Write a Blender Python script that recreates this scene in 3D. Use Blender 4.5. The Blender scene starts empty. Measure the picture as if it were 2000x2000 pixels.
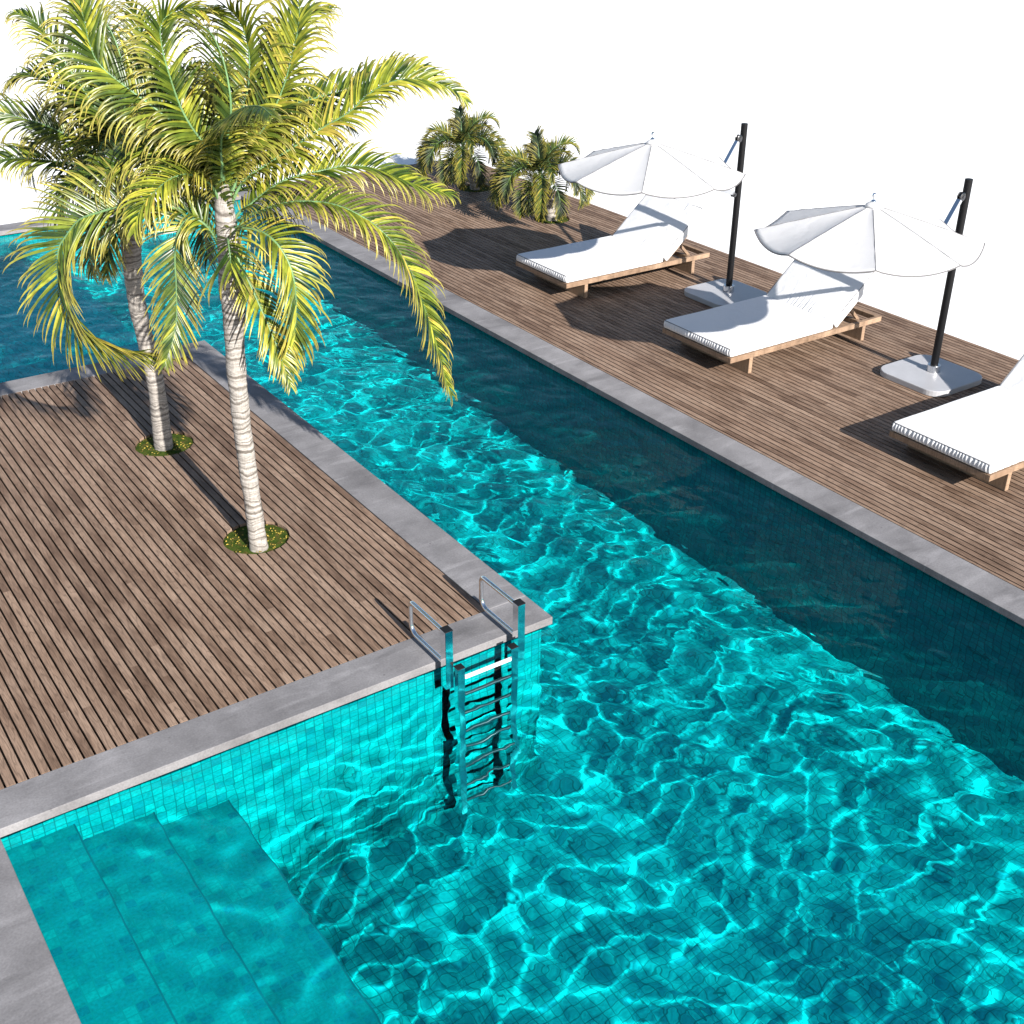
# Pool terrace with palms, sun loungers and parasols. Units: metres, Z up, X across the pool, Y along it.
import bpy, bmesh, math, random
import numpy as np
from mathutils import Matrix, Vector, noise
sc = bpy.context.scene
C = sc.collection
rad = math.radians
EXPO = 1.0
WSLOPE = .036
RIPPLE = .022
SUN_EL, SUN_AZ_DIR = rad(27.5), Vector((0.045, 1.0, 0)).normalized()      # light travels towards +Y
IOR = 1.15
WATER_Z = -0.09
FLOOR_Z = -2.25

# ------------------------------------------------------------------ helpers
def link(o, parent=None):
    C.objects.link(o)
    if parent is not None: o.parent = parent
    return o
def mesh_obj(name, verts, faces, m, parent=None, smooth=False, uvs=None):
    me = bpy.data.meshes.new(name)
    me.from_pydata([tuple(float(c) for c in p) for p in verts], [], faces)
    me.materials.append(m)
    if smooth: me.polygons.foreach_set('use_smooth', [True]*len(me.polygons))
    if uvs is not None:
        ul = me.uv_layers.new(name='UVMap'); ul.data.foreach_set('uv', [c for uv in uvs for c in uv])
    me.update()
    return link(bpy.data.objects.new(name, me), parent)
def bm_obj(name, bm, m, parent=None, smooth=False, bevel=0, seg=2, autosmooth=None):
    me = bpy.data.meshes.new(name); bmesh.ops.recalc_face_normals(bm, faces=bm.faces)
    bm.to_mesh(me); bm.free(); me.materials.append(m)
    if smooth: me.polygons.foreach_set('use_smooth', [True]*len(me.polygons))
    o = link(bpy.data.objects.new(name, me), parent)
    if bevel:
        b = o.modifiers.new('bevel', 'BEVEL'); b.width = bevel; b.segments = seg; b.limit_method = 'ANGLE'; b.angle_limit = rad(35)
    if autosmooth:
        try:
            me.set_sharp_from_angle(angle=rad(autosmooth))
        except Exception: pass
    return o
def box(bm, x0, x1, y0, y1, z0, z1, M=None):
    vs = [bm.verts.new((x, y, z)) for x in (x0, x1) for y in (y0, y1) for z in (z0, z1)]
    if M is not None:
        for v in vs: v.co = M @ v.co
    q = [(0,1,3,2),(4,6,7,5),(0,4,5,1),(2,3,7,6),(0,2,6,4),(1,5,7,3)]
    for f in q: bm.faces.new([vs[i] for i in f])
def tube(bm, pts, radii, n=12, cap=True):
    pts = [Vector(p) for p in pts]
    if not hasattr(radii, '__len__'): radii = [radii]*len(pts)
    rings = []; ref = None
    for i, p in enumerate(pts):
        t = (pts[min(i+1, len(pts)-1)] - pts[max(i-1, 0)]).normalized()
        if ref is None: ref = t.orthogonal().normalized()
        ref = (ref - t*ref.dot(t)).normalized(); b = t.cross(ref)
        rings.append([bm.verts.new(p + radii[i]*(ref*math.cos(a) + b*math.sin(a))) for a in [2*math.pi*k/n for k in range(n)]])
    for a, b in zip(rings[:-1], rings[1:]):
        for k in range(n): bm.faces.new((a[k], a[(k+1)%n], b[(k+1)%n], b[k]))
    if cap: bm.faces.new(list(reversed(rings[0]))); bm.faces.new(rings[-1])
def tag(o, label=None, cat=None, group=None, kind=None):
    if label: o['label'] = label
    if cat: o['category'] = cat
    if group: o['group'] = group
    if kind: o['kind'] = kind
    return o
def empty(name, loc, rz=0):
    o = bpy.data.objects.new(name, None); o.location = loc; o.rotation_euler = (0, 0, rz); o.empty_display_size = .2
    return link(o)
def copy_tree(o, parent=None):
    c = o.copy(); C.objects.link(c); c.parent = parent
    for ch in list(o.children): copy_tree(ch, c)
    return c

# ------------------------------------------------------------------ materials
def mat(name):
    m = bpy.data.materials.new(name); m.use_nodes = True
    return m, m.node_tree, m.node_tree.nodes['Principled BSDF']
class N:
    def __init__(s, nt): s.nt = nt
    def __call__(s, typ, ins=None, **kw):
        n = s.nt.nodes.new(typ)
        for k, v in kw.items(): setattr(n, k, v)
        for k, v in (ins or {}).items():
            if isinstance(v, bpy.types.NodeSocket): s.nt.links.new(v, n.inputs[k])
            else: n.inputs[k].default_value = v
        return n
    def math(s, op, a, b=None, c=None, clamp=False):
        n = s.nt.nodes.new('ShaderNodeMath'); n.operation = op; n.use_clamp = clamp
        for i, v in enumerate((a, b, c)):
            if v is None: continue
            if isinstance(v, bpy.types.NodeSocket): s.nt.links.new(v, n.inputs[i])
            else: n.inputs[i].default_value = v
        return n.outputs[0]
    def mix(s, f, a, b, typ='MIX'):
        n = s.nt.nodes.new('ShaderNodeMix'); n.data_type = 'RGBA'; n.blend_type = typ
        for i, v in ((0, f), (6, a), (7, b)):
            if isinstance(v, bpy.types.NodeSocket): s.nt.links.new(v, n.inputs[i])
            else: n.inputs[i].default_value = v if i == 0 else (*v, 1) if len(v) == 3 else v
        return n.outputs[2]
    def ramp(s, f, stops, interp='LINEAR'):
        n = s.nt.nodes.new('ShaderNodeValToRGB'); n.color_ramp.interpolation = interp
        e = n.color_ramp.elements
        while len(e) < len(stops): e.new(.5)
        for q, (p, c) in zip(e, stops): q.position = p; q.color = (*c, 1) if hasattr(c, '__len__') else (c, c, c, 1)
        s.nt.links.new(f, n.inputs[0]); return n.outputs[0]
    def link(s, a, b): s.nt.links.new(a, b)

def wood(name, axis, pitch, base, dark, light, gscale=1.0, rough=.6):
    """planks run along `axis`; the board number changes every `pitch` metres across it"""
    m, nt, P = mat(name); n = N(nt)
    co = n('ShaderNodeTexCoord').outputs['Object']
    sp = n('ShaderNodeSeparateXYZ', {0: co})
    X, Y, Z = sp.outputs
    along, across = (Y, X) if axis == 'Y' else (X, Y)
    bid = n.math('FLOOR', n.math('DIVIDE', across, pitch)) if pitch else n.math('MULTIPLY', across, 0.0)
    rnd = n('ShaderNodeTexWhiteNoise', {'W': bid}, noise_dimensions='1D')
    # each board is cut into lengths, staggered from board to board
    seg = n.math('FLOOR', n.math('DIVIDE', n.math('ADD', along, n.math('MULTIPLY', rnd.outputs[0], 9.0)), 5.2))
    rnd2 = n('ShaderNodeTexWhiteNoise', {'Vector': n('ShaderNodeCombineXYZ', {0: bid, 1: seg}).outputs[0]}, noise_dimensions='2D')
    off = n.math('MULTIPLY', rnd2.outputs[0], 37.0)
    v = n('ShaderNodeCombineXYZ', {0: n.math('ADD', n.math('MULTIPLY', across, 9.0*gscale), off), 1: n.math('ADD', n.math('MULTIPLY', along, 1.1*gscale), off), 2: n.math('ADD', n.math('MULTIPLY', Z, 9.0*gscale), off)}).outputs[0]
    big = n('ShaderNodeTexNoise', {'Vector': v, 'Scale': .9, 'Detail': 2.0, 'Roughness': .5})
    rings = n.math('FRACT', n.math('MULTIPLY', big.outputs[0], 13.0))
    rings = n.math('ABSOLUTE', n.math('SUBTRACT', rings, .5))
    v2 = n('ShaderNodeCombineXYZ', {0: n.math('ADD', n.math('MULTIPLY', across, 160.0), off), 1: n.math('ADD', n.math('MULTIPLY', along, 7.0), off), 2: Z}).outputs[0]
    fine = n('ShaderNodeTexNoise', {'Vector': v2, 'Scale': 1.0, 'Detail': 3.0, 'Roughness': .6})
    blot = n('ShaderNodeTexNoise', {'Vector': n('ShaderNodeCombineXYZ', {0: n.math('MULTIPLY', across, 4.0), 1: n.math('ADD', n.math('MULTIPLY', along, 1.3), off), 2: off}).outputs[0], 'Scale': 1.0, 'Detail': 3.0})
    c = n.mix(n.math('MULTIPLY', rnd2.outputs[0], .62), base, dark)
    c = n.mix(n.ramp(blot.outputs[0], [(.42, 0.0), (.72, .8)]), c, light)
    c = n.mix(n.ramp(blot.outputs[0], [(.25, .8), (.45, 0.0)]), c, dark)
    c = n.mix(n.ramp(rings, [(.0, .38), (.16, 0.0)]), c, [q*.42 for q in dark])
    c = n.mix(.62, c, n.mix(1.0, c, n.ramp(fine.outputs[0], [(.3, .35), (.65, 1.3)]), 'MULTIPLY'))
    kn = n('ShaderNodeTexVoronoi', {'Vector': n('ShaderNodeCombineXYZ', {0: n.math('MULTIPLY', across, 2.2), 1: n.math('ADD', n.math('MULTIPLY', along, .9), off), 2: 0.0}).outputs[0], 'Scale': 1.0})
    c = n.mix(n.ramp(kn.outputs['Distance'], [(.0, .75), (.05, 0.0)]), c, [q*.3 for q in dark])
    n.link(c, P.inputs['Base Color'])
    P.inputs['Roughness'].default_value = rough
    P.inputs['Specular IOR Level'].default_value = .18
    b = n('ShaderNodeBump', {'Height': fine.outputs[0], 'Strength': .35, 'Distance': .003})
    n.link(b.outputs[0], P.inputs['Normal'])
    return m
deck_wood_m = wood('deck_wood', 'Y', .081, (.252, .166, .116), (.095, .057, .038), (.36, .255, .188))
frame_wood_m = wood('lounger_wood', 'X', 0, (.30, .20, .135), (.21, .135, .088), (.35, .245, .17), 1.0)

def concrete(name, c0, c1):
    m, nt, P = mat(name); n = N(nt)
    co = n('ShaderNodeTexCoord').outputs['Object']
    a = n('ShaderNodeTexNoise', {'Vector': co, 'Scale': 1.6, 'Detail': 6.0, 'Roughness': .62})
    st = n('ShaderNodeMapping', {'Vector': co, 'Scale': (1.0, 5.0, 1.0), 'Rotation': (0, 0, .35)})
    b = n('ShaderNodeTexNoise', {'Vector': st.outputs[0], 'Scale': 1.3, 'Detail': 5.0, 'Distortion': .8})
    f = n('ShaderNodeTexNoise', {'Vector': co, 'Scale': 60.0, 'Detail': 3.0})
    c = n.mix(n.ramp(a.outputs[0], [(.3, 0.0), (.7, 1.0)]), c0, c1)
    c = n.mix(n.ramp(b.outputs[0], [(.55, 0.0), (.7, .5)]), c, [q*1.22 for q in c1])
    c = n.mix(n.ramp(b.outputs[0], [(.28, .45), (.42, 0.0)]), c, [q*.72 for q in c0])
    pit = n('ShaderNodeTexVoronoi', {'Vector': co, 'Scale': 5.0})
    c = n.mix(n.ramp(pit.outputs['Distance'], [(.03, .6), (.07, 0.0)]), c, [q*.6 for q in c0])
    c = n.mix(.35, c, n.mix(1.0, c, n.ramp(f.outputs[0], [(.3, .6), (.7, 1.3)]), 'MULTIPLY'))
    n.link(c, P.inputs['Base Color']); P.inputs['Roughness'].default_value = .75
    P.inputs['Specular IOR Level'].default_value = .25
    n.link(n('ShaderNodeBump', {'Height': f.outputs[0], 'Strength': .2, 'Distance': .003}).outputs[0], P.inputs['Normal'])
    return m
coping_m = concrete('coping_concrete', (.135, .13, .135), (.262, .254, .262))

def tiles():
    m, nt, P = mat('pool_mosaic'); n = N(nt)
    uv = n('ShaderNodeTexCoord').outputs['UV']
    s = n('ShaderNodeSeparateXYZ', {0: uv}); pitch = .078
    u, v = n.math('DIVIDE', s.outputs[0], pitch), n.math('DIVIDE', s.outputs[1], pitch)
    fu, fv = n.math('FRACT', u), n.math('FRACT', v)
    du = n.math('MINIMUM', fu, n.math('SUBTRACT', 1.0, fu)); dv = n.math('MINIMUM', fv, n.math('SUBTRACT', 1.0, fv))
    d = n.math('MINIMUM', du, dv)
    cell = n('ShaderNodeCombineXYZ', {0: n.math('FLOOR', u), 1: n.math('FLOOR', v)}).outputs[0]
    r = n('ShaderNodeTexWhiteNoise', {'Vector': cell}, noise_dimensions='2D')
    r2 = n('ShaderNodeSeparateColor', {0: r.outputs['Color']})
    c = n.ramp(r.outputs['Value'], [(0.0, TILE[0]), (.2, TILE[1]), (.55, TILE[2]), (.85, TILE[3]), (1.0, TILE[4])])
    cloud = n('ShaderNodeTexNoise', {'Vector': n('ShaderNodeCombineXYZ', {0: s.outputs[0], 1: s.outputs[1]}).outputs[0], 'Scale': 40.0, 'Detail': 4.0})
    c = n.mix(.5, c, n.mix(1.0, c, n.ramp(cloud.outputs[0], [(.3, .55), (.7, 1.35)]), 'MULTIPLY'))
    c = n.mix(n.ramp(d, [(.035, 1.0), (.065, 0.0)]), c, (.0, .27, .285))
    n.link(c, P.inputs['Base Color']); P.inputs['Roughness'].default_value = .45
    P.inputs['Specular IOR Level'].default_value = .1
    return m
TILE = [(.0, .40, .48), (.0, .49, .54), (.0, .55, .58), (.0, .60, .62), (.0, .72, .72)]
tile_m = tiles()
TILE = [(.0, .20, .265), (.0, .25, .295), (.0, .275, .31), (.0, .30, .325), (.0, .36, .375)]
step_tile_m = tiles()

def water():
    m = bpy.data.materials.new('pool_water'); m.use_nodes = True; nt = m.node_tree; nt.nodes.clear(); n = N(nt)
    g = n('ShaderNodeBsdfGlass', {'Color': (.80, 1.0, 1.0, 1), 'Roughness': 0.0, 'IOR': IOR})
    co = n('ShaderNodeTexCoord').outputs['Object']
    mp = n('ShaderNodeMapping', {'Vector': co, 'Rotation': (0, 0, .5), 'Scale': (1.0, .62, 1.0)})
    w1 = n('ShaderNodeTexNoise', {'Vector': mp.outputs[0], 'Scale': 4.2, 'Detail': 1.5, 'Roughness': .45, 'Distortion': .5})
    bp = n('ShaderNodeBump', {'Height': w1.outputs[0], 'Strength': 1.0, 'Distance': RIPPLE})
    n.link(bp.outputs[0], g.inputs['Normal'])
    o = n('ShaderNodeOutputMaterial', {0: g.outputs[0]})
    return m
water_m = water()

def simple(name, col, rough=.5, metal=0, spec=.5, bump=None, bdist=.002, bstr=.3, vary=0):
    m, nt, P = mat(name); n = N(nt)
    P.inputs['Base Color'].default_value = (*col, 1); P.inputs['Roughness'].default_value = rough
    P.inputs['Metallic'].default_value = metal; P.inputs['Specular IOR Level'].default_value = spec
    co = n('ShaderNodeTexCoord').outputs['Object']
    if bump:
        t = n('ShaderNodeTexNoise', {'Vector': co, 'Scale': bump, 'Detail': 4.0})
        n.link(n('ShaderNodeBump', {'Height': t.outputs[0], 'Strength': bstr, 'Distance': bdist}).outputs[0], P.inputs['Normal'])
    if vary:
        t = n('ShaderNodeTexNoise', {'Vector': co, 'Scale': 6.0, 'Detail': 5.0})
        n.link(n.mix(n.ramp(t.outputs[0], [(.35, 0.0), (.65, 1.0)]), [q*(1-vary) for q in col], [min(1, q*(1+vary)) for q in col]), P.inputs['Base Color'])
    return m
ground_m = simple('white_ground', (.90, .90, .90), .9, 0, .1, vary=.012)
edge_shade_m = simple('step_edge_shade', (.0, .17, .21), .5, 0, .2)  # dark colour standing for occlusion shade at the step edges
trim_m = simple('grey_seam_tape', (.16, .155, .16), .8, 0, .2)
chrome_m = simple('polished_steel', (.82, .84, .86), .06, 1)
brushed_m = simple('brushed_steel', (.6, .61, .63), .28, 1, vary=.1)
blackmetal_m = simple('black_painted_metal', (.004, .004, .005), .5, 0, .25)
blackcap_m = simple('black_plastic', (.008, .008, .008), .5, 0, .3)
base_m = simple('pale_stone_base', (.40, .40, .42), .38, 0, .5, bump=300, bdist=.0006, vary=.04)
white_tread_m = simple('white_tread', (.85, .85, .87), .4)
pit_m = simple('deck_underside', (.008, .006, .005), .9, 0, .1, vary=.3)
soil_edge_m = simple('bed_rim', (.16, .10, .07), .8, 0, .2, vary=.2)

def cloth(name, col=(.70, .70, .715), transl=.0, bumps=9.0, bdist=.012):
    m, nt, P = mat(name); n = N(nt)
    co = n('ShaderNodeTexCoord').outputs['Object']
    P.inputs['Base Color'].default_value = (*col, 1); P.inputs['Roughness'].default_value = .9
    P.inputs['Specular IOR Level'].default_value = .1
    P.inputs['Sheen Weight'].default_value = .1
    w = n('ShaderNodeTexNoise', {'Vector': co, 'Scale': 420.0, 'Detail': 1.0})
    t = n('ShaderNodeTexNoise', {'Vector': co, 'Scale': bumps, 'Detail': 2.0, 'Distortion': .6})
    h = n.math('ADD', n.math('MULTIPLY', t.outputs[0], bdist), n.math('MULTIPLY', w.outputs[0], .0006))
    bp = n('ShaderNodeBump', {'Height': h, 'Strength': .6, 'Distance': 1.0})
    n.link(bp.outputs[0], P.inputs['Normal'])
    if transl:
        out = nt.nodes['Material Output']
        tr = n('ShaderNodeBsdfTranslucent', {'Color': (*col, 1)})
        mx = n('ShaderNodeMixShader', {0: transl, 1: P.outputs[0], 2: tr.outputs[0]})
        n.link(mx.outputs[0], out.inputs[0])
    return m
mattress_m = cloth('white_canvas')
cushion_m = cloth('white_canvas_back', bumps=5.0, bdist=.02)
canopy_m = cloth('white_parasol_cloth', (.88, .88, .89), .55, 4.0, .025)

def leaf(name, stops, gloss=.45, tfac=.3, seedscale=1.0):
    """per-leaflet colour from the 'tone' attribute (x: random tone, y: place along the blade)"""
    m, nt, P = mat(name); n = N(nt)
    at = n('ShaderNodeAttribute', attribute_name='tone')
    s = n('ShaderNodeSeparateXYZ', {0: at.outputs['Vector']})
    c = n.ramp(s.outputs[0], stops)
    tip = n.ramp(s.outputs[1], [(.45, 0.0), (1.0, .75)])
    c = n.mix(tip, c, TIPC)
    st = n('ShaderNodeTexNoise', {'Vector': n('ShaderNodeTexCoord').outputs['Object'], 'Scale': 14.0, 'Detail': 3.0})
    c = n.mix(.6, c, n.mix(1.0, c, n.ramp(st.outputs[0], [(.32, .45), (.68, 1.35)]), 'MULTIPLY'))
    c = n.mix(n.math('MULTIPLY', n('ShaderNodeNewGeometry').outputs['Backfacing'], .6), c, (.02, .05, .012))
    n.link(c, P.inputs['Base Color']); P.inputs['Roughness'].default_value = gloss; P.inputs['Specular IOR Level'].default_value = .45
    out = nt.nodes['Material Output']
    tr = n('ShaderNodeBsdfTranslucent', {'Color': n.mix(1.0, c, (1.25, 1.15, .5), 'MULTIPLY')})
    n.link(n('ShaderNodeMixShader', {0: tfac, 1: P.outputs[0], 2: tr.outputs[0]}).outputs[0], out.inputs[0])
    return m
TIPC = (.46, .37, .08)
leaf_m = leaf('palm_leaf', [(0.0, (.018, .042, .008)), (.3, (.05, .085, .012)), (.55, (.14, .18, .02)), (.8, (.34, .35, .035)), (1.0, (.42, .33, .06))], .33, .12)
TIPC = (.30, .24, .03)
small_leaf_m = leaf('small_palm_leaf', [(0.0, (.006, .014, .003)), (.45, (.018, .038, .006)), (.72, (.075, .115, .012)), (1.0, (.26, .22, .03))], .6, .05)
rachis_m = simple('palm_stalk', (.12, .22, .09), .4, 0, .4, vary=.2)

def bark(name, c0, c1):
    m, nt, P = mat(name); n = N(nt)
    co = n('ShaderNodeTexCoord').outputs['Object']; s = n('ShaderNodeSeparateXYZ', {0: co})
    wob = n('ShaderNodeTexNoise', {'Vector': co, 'Scale': 5.0, 'Detail': 3.0})
    zz = n.math('ADD', n.math('MULTIPLY', s.outputs[2], 30.0), n.math('MULTIPLY', wob.outputs[0], 4.5))
    v = n('ShaderNodeTexNoise', {'W': zz, 'Scale': 1.0, 'Detail': 2.0}, noise_dimensions='1D')
    fz = n('ShaderNodeTexNoise', {'Vector': n('ShaderNodeMapping', {'Vector': co, 'Scale': (30, 30, 130)}).outputs[0], 'Scale': 1.0, 'Detail': 3.0})
    fv = n('ShaderNodeTexNoise', {'Vector': n('ShaderNodeMapping', {'Vector': co, 'Scale': (90, 90, 14)}).outputs[0], 'Scale': 1.0, 'Detail': 2.0})
    c = n.mix(n.ramp(v.outputs[0], [(.33, 0.0), (.58, 1.0)]), c0, c1)
    c = n.mix(.55, c, n.mix(1.0, c, n.ramp(fz.outputs[0], [(.3, .45), (.6, 1.2)]), 'MULTIPLY'))
    c = n.mix(.4, c, n.mix(1.0, c, n.ramp(fv.outputs[0], [(.3, .5), (.6, 1.15)]), 'MULTIPLY'))
    sc_ = n('ShaderNodeTexVoronoi', {'Vector': n('ShaderNodeMapping', {'Vector': co, 'Scale': (5, 5, 2.6)}).outputs[0], 'Scale': 1.0})
    c = n.mix(n.ramp(sc_.outputs['Distance'], [(.10, .8), (.16, 0.0)]), c, (.03, .025, .02))
    n.link(c, P.inputs['Base Color']); P.inputs['Roughness'].default_value = .85; P.inputs['Specular IOR Level'].default_value = .15
    h = n.math('ADD', n.math('MULTIPLY', v.outputs[0], .7), n.math('MULTIPLY', fz.outputs[0], .3))
    n.link(n('ShaderNodeBump', {'Height': h, 'Strength': .7, 'Distance': .012}).outputs[0], P.inputs['Normal'])
    return m
bark_m = bark('palm_bark', (.15, .132, .115), (.40, .37, .34))
bark_far_m = bark('palm_bark_shade', (.15, .135, .125), (.37, .34, .31))  # same bark, darkened to paint in shade from the near palm's crown

def moss():
    m, nt, P = mat('moss'); n = N(nt)
    co = n('ShaderNodeTexCoord').outputs['Object']
    a = n('ShaderNodeTexNoise', {'Vector': co, 'Scale': 14.0, 'Detail': 5.0})
    b = n('ShaderNodeTexNoise', {'Vector': co, 'Scale': 120.0, 'Detail': 2.0})
    c = n.ramp(a.outputs[0], [(.3, (.022, .035, .006)), (.5, (.05, .085, .010)), (.65, (.10, .08, .02)), (.75, (.03, .05, .01))])
    c = n.mix(.6, c, n.mix(1.0, c, n.ramp(b.outputs[0], [(.3, .3), (.7, 1.6)]), 'MULTIPLY'))
    n.link(c, P.inputs['Base Color']); P.inputs['Roughness'].default_value = .9; P.inputs['Specular IOR Level'].default_value = .1
    n.link(n('ShaderNodeBump', {'Height': b.outputs[0], 'Strength': .9, 'Distance': .012}).outputs[0], P.inputs['Normal'])
    return m
moss_m = moss()
litter_m = simple('dry_leaf', (.45, .33, .06), .7, 0, .2, vary=.45)

# ------------------------------------------------------------------ setting
XL, XP0, XI, XR, XD, XE = -3.4, .64, 5.35, 8.78, 9.185, 14.0     # left limit, pool left edge, island edge, pool right edge, deck start, deck end
YN, YI0, YI1, YF, YE = -2.0, 7.13, 15.13, 21.88, 22.30             # pool near end, island front/back, pool far end, terrace end
CW = .41; CT = .075                                                # coping width and thickness
OV = .07                                                           # coping overhang past the pool wall
# ground: one sheet with an opening for the whole terrace
G = 400.0
xs = [-G, XL-CW, XE, G]; ys = [-G, YN-CW, YE, G]; vs = [(x, y, -.02) for y in ys for x in xs]; fs = []
for j in range(3):
    for i in range(3):
        if (i, j) != (1, 1): fs.append((j*4+i, j*4+i+1, (j+1)*4+i+1, (j+1)*4+i))
tag(mesh_obj('ground', vs, fs, ground_m), kind='structure')

# coping slabs
def slab(bm, x0, x1, y0, y1): box(bm, x0, x1, y0, y1, -CT, 0)
bm = bmesh.new()
slab(bm, XR, XD-.006, YN, YF)                       # right edge
slab(bm, XL, XD-.006, YF, YF+CW)                    # far edge
slab(bm, XL, XD-.006, YN-CW, YN)                    # near edge
slab(bm, XL-CW, XL, YN-CW, YF+CW)                   # left closing edge
slab(bm, XL, XI, YI0, YI0+CW)                       # front of the island
slab(bm, XL, XI, YI1-CW, YI1)                       # back of the island
slab(bm, XI-CW, XI, YI0+CW, YI1-CW)                 # right of the island
slab(bm, XP0-CW, XP0, YN, YI0)                      # left edge of the pool
o = bm_obj('pool_coping', bm, coping_m, bevel=.004, seg=1); tag(o, kind='structure')

# pool basin with uv in metres so that the mosaic runs on every face
class Basin:
    def __init__(s): s.v = []; s.f = []; s.uv = []
    def quad(s, p, uv):
        i = len(s.v); s.v += p; s.f.append((i, i+1, i+2, i+3)); s.uv += uv
    def wx(s, x, y0, y1, z0, z1, flip):   # wall at constant x
        p = [(x, y0, z0), (x, y1, z0), (x, y1, z1), (x, y0, z1)]; u = [(q[1], q[2]) for q in p]
        if flip: p.reverse(); u.reverse()
        s.quad(p, u)
    def wy(s, y, x0, x1, z0, z1, flip):
        p = [(x0, y, z0), (x1, y, z0), (x1, y, z1), (x0, y, z1)]; u = [(q[0], q[2]) for q in p]
        if flip: p.reverse(); u.reverse()
        s.quad(p, u)
    def fl(s, x0, x1, y0, y1, z):
        p = [(x0, y0, z), (x1, y0, z), (x1, y1, z), (x0, y1, z)]; s.quad(p, [(q[0], q[1]) for q in p])
b = Basin(); zt = -CT-.002; zf = FLOOR_Z
wl, wr, wn, wf = XP0-OV, XR+OV, YN-OV, YF+OV
ix, iy0, iy1 = XI-OV-.03, YI0+.03, YI1-OV
b.fl(wl, wr, wn, iy0, zf); b.fl(ix, wr, iy0, iy1, zf); zs = -1.40; b.fl(ix, wr, iy1, wf, zf); b.fl(XL-OV, ix, iy1, wf, zs); b.wx(ix, iy1, wf, zf, zs, False)  # floor behind the island raised to shorten the wall's shadow and brighten it
b.wx(wr, wn, wf, zf, zt, True); b.wx(wl, wn, iy0, zf, zt, False)
b.wy(wn, wl, wr, zf, zt, True); b.wy(wf, XL-OV, wr, zf, zt, False)
b.wy(iy0, wl, ix, zf, zt, False); b.wx(ix, iy0, iy1, zf, zt, False); b.wy(iy1, XL-OV, ix, zs, zt, True)
b.wx(XL-OV, iy1, wf, zs, zt, False)
basin = tag(mesh_obj('pool_basin', b.v, b.f, tile_m, uvs=b.uv), kind='structure')
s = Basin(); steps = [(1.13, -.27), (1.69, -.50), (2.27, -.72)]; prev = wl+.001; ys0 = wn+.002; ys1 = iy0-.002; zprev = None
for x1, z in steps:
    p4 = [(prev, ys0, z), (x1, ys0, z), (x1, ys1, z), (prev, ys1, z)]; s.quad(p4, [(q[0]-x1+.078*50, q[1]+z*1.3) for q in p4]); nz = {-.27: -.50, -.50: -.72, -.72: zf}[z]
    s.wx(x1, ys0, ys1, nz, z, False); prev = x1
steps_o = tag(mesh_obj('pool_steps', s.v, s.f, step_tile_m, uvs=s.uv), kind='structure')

bm = bmesh.new()  # added dark strips: shade and tile offset painted along the step edges
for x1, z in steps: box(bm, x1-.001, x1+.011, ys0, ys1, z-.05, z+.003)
edge_shade = tag(bm_obj('step_edge_shade', bm, edge_shade_m), kind='structure')
# water: rippled sheet fitted between the walls
rng = np.random.default_rng(11)
NW = 46
lam = np.exp(rng.uniform(np.log(.22), np.log(.85), NW)); k = 2*np.pi/lam
th = rng.normal(1.1, 1.0, NW); ph = rng.uniform(0, 6.28, NW)
amp = WSLOPE/k*np.sqrt(2.0/NW)*(lam/.45)**.3
def wave(X, Y):
    wx = X + .16*np.sin(1.5*Y+.8*X) + .10*np.sin(3.1*Y+1.3) + .05*np.sin(5.3*Y+2*X)
    wy = Y + .16*np.sin(1.7*X-.5*Y) + .09*np.sin(3.7*X+.4)
    Z = np.zeros_like(X)
    for i in range(NW): Z += amp[i]*np.cos(k[i]*(np.cos(th[i])*wx+np.sin(th[i])*wy)+ph[i])
    return Z
step = .03
gx = np.arange(XL-OV, wr+.5*step, step); gx[-1] = wr
gy = np.arange(wn, wf+.5*step, step); gy[-1] = wf
# snap grid lines to the walls of the island and the pool's left side
for val, arr in ((wl, gx), (ix, gx), (iy0, gy), (iy1, gy)): arr[np.argmin(abs(arr-val))] = val
X, Y = np.meshgrid(gx, gy, indexing='ij')
calm = .95+.05*np.clip((X-2.1)/2.2, 0, 1); calm = np.where(Y > iy1-1, 1.0, calm)
Z = WATER_Z + calm*wave(X, Y)
Z = np.minimum(Z, -CT-.004)
eps = 1e-4
keep = ((X < wl-eps) & (Y < iy1-eps)) | ((X < ix-eps) & (Y > iy0-eps) & (Y < iy1-eps))   # lower-left vertex of cells to drop
nx, ny = X.shape
idx = np.arange(nx*ny).reshape(nx, ny)
f = np.stack([idx[:-1, :-1], idx[1:, :-1], idx[1:, 1:], idx[:-1, 1:]], -1)[~keep[:-1, :-1]].reshape(-1, 4)
used, inv = np.unique(f, return_inverse=True); f = inv.reshape(-1, 4)
V = np.stack([X, Y, Z], -1).reshape(-1, 3)[used]
me = bpy.data.meshes.new('water'); me.vertices.add(len(V)); me.vertices.foreach_set('co', V.ravel().astype(np.float32))
me.loops.add(f.size); me.loops.foreach_set('vertex_index', f.ravel().astype(np.int32))
me.polygons.add(len(f)); me.polygons.foreach_set('loop_start', np.arange(0, f.size, 4).astype(np.int32))
me.polygons.foreach_set('use_smooth', [True]*len(f)); me.materials.append(water_m); me.update(calc_edges=True); me.validate()
wobj = link(bpy.data.objects.new('water', me)); tag(wobj, kind='structure')
wobj.cycles.is_caustics_caster = True
for o in (basin, steps_o, edge_shade): o.cycles.is_caustics_receiver = True

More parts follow.
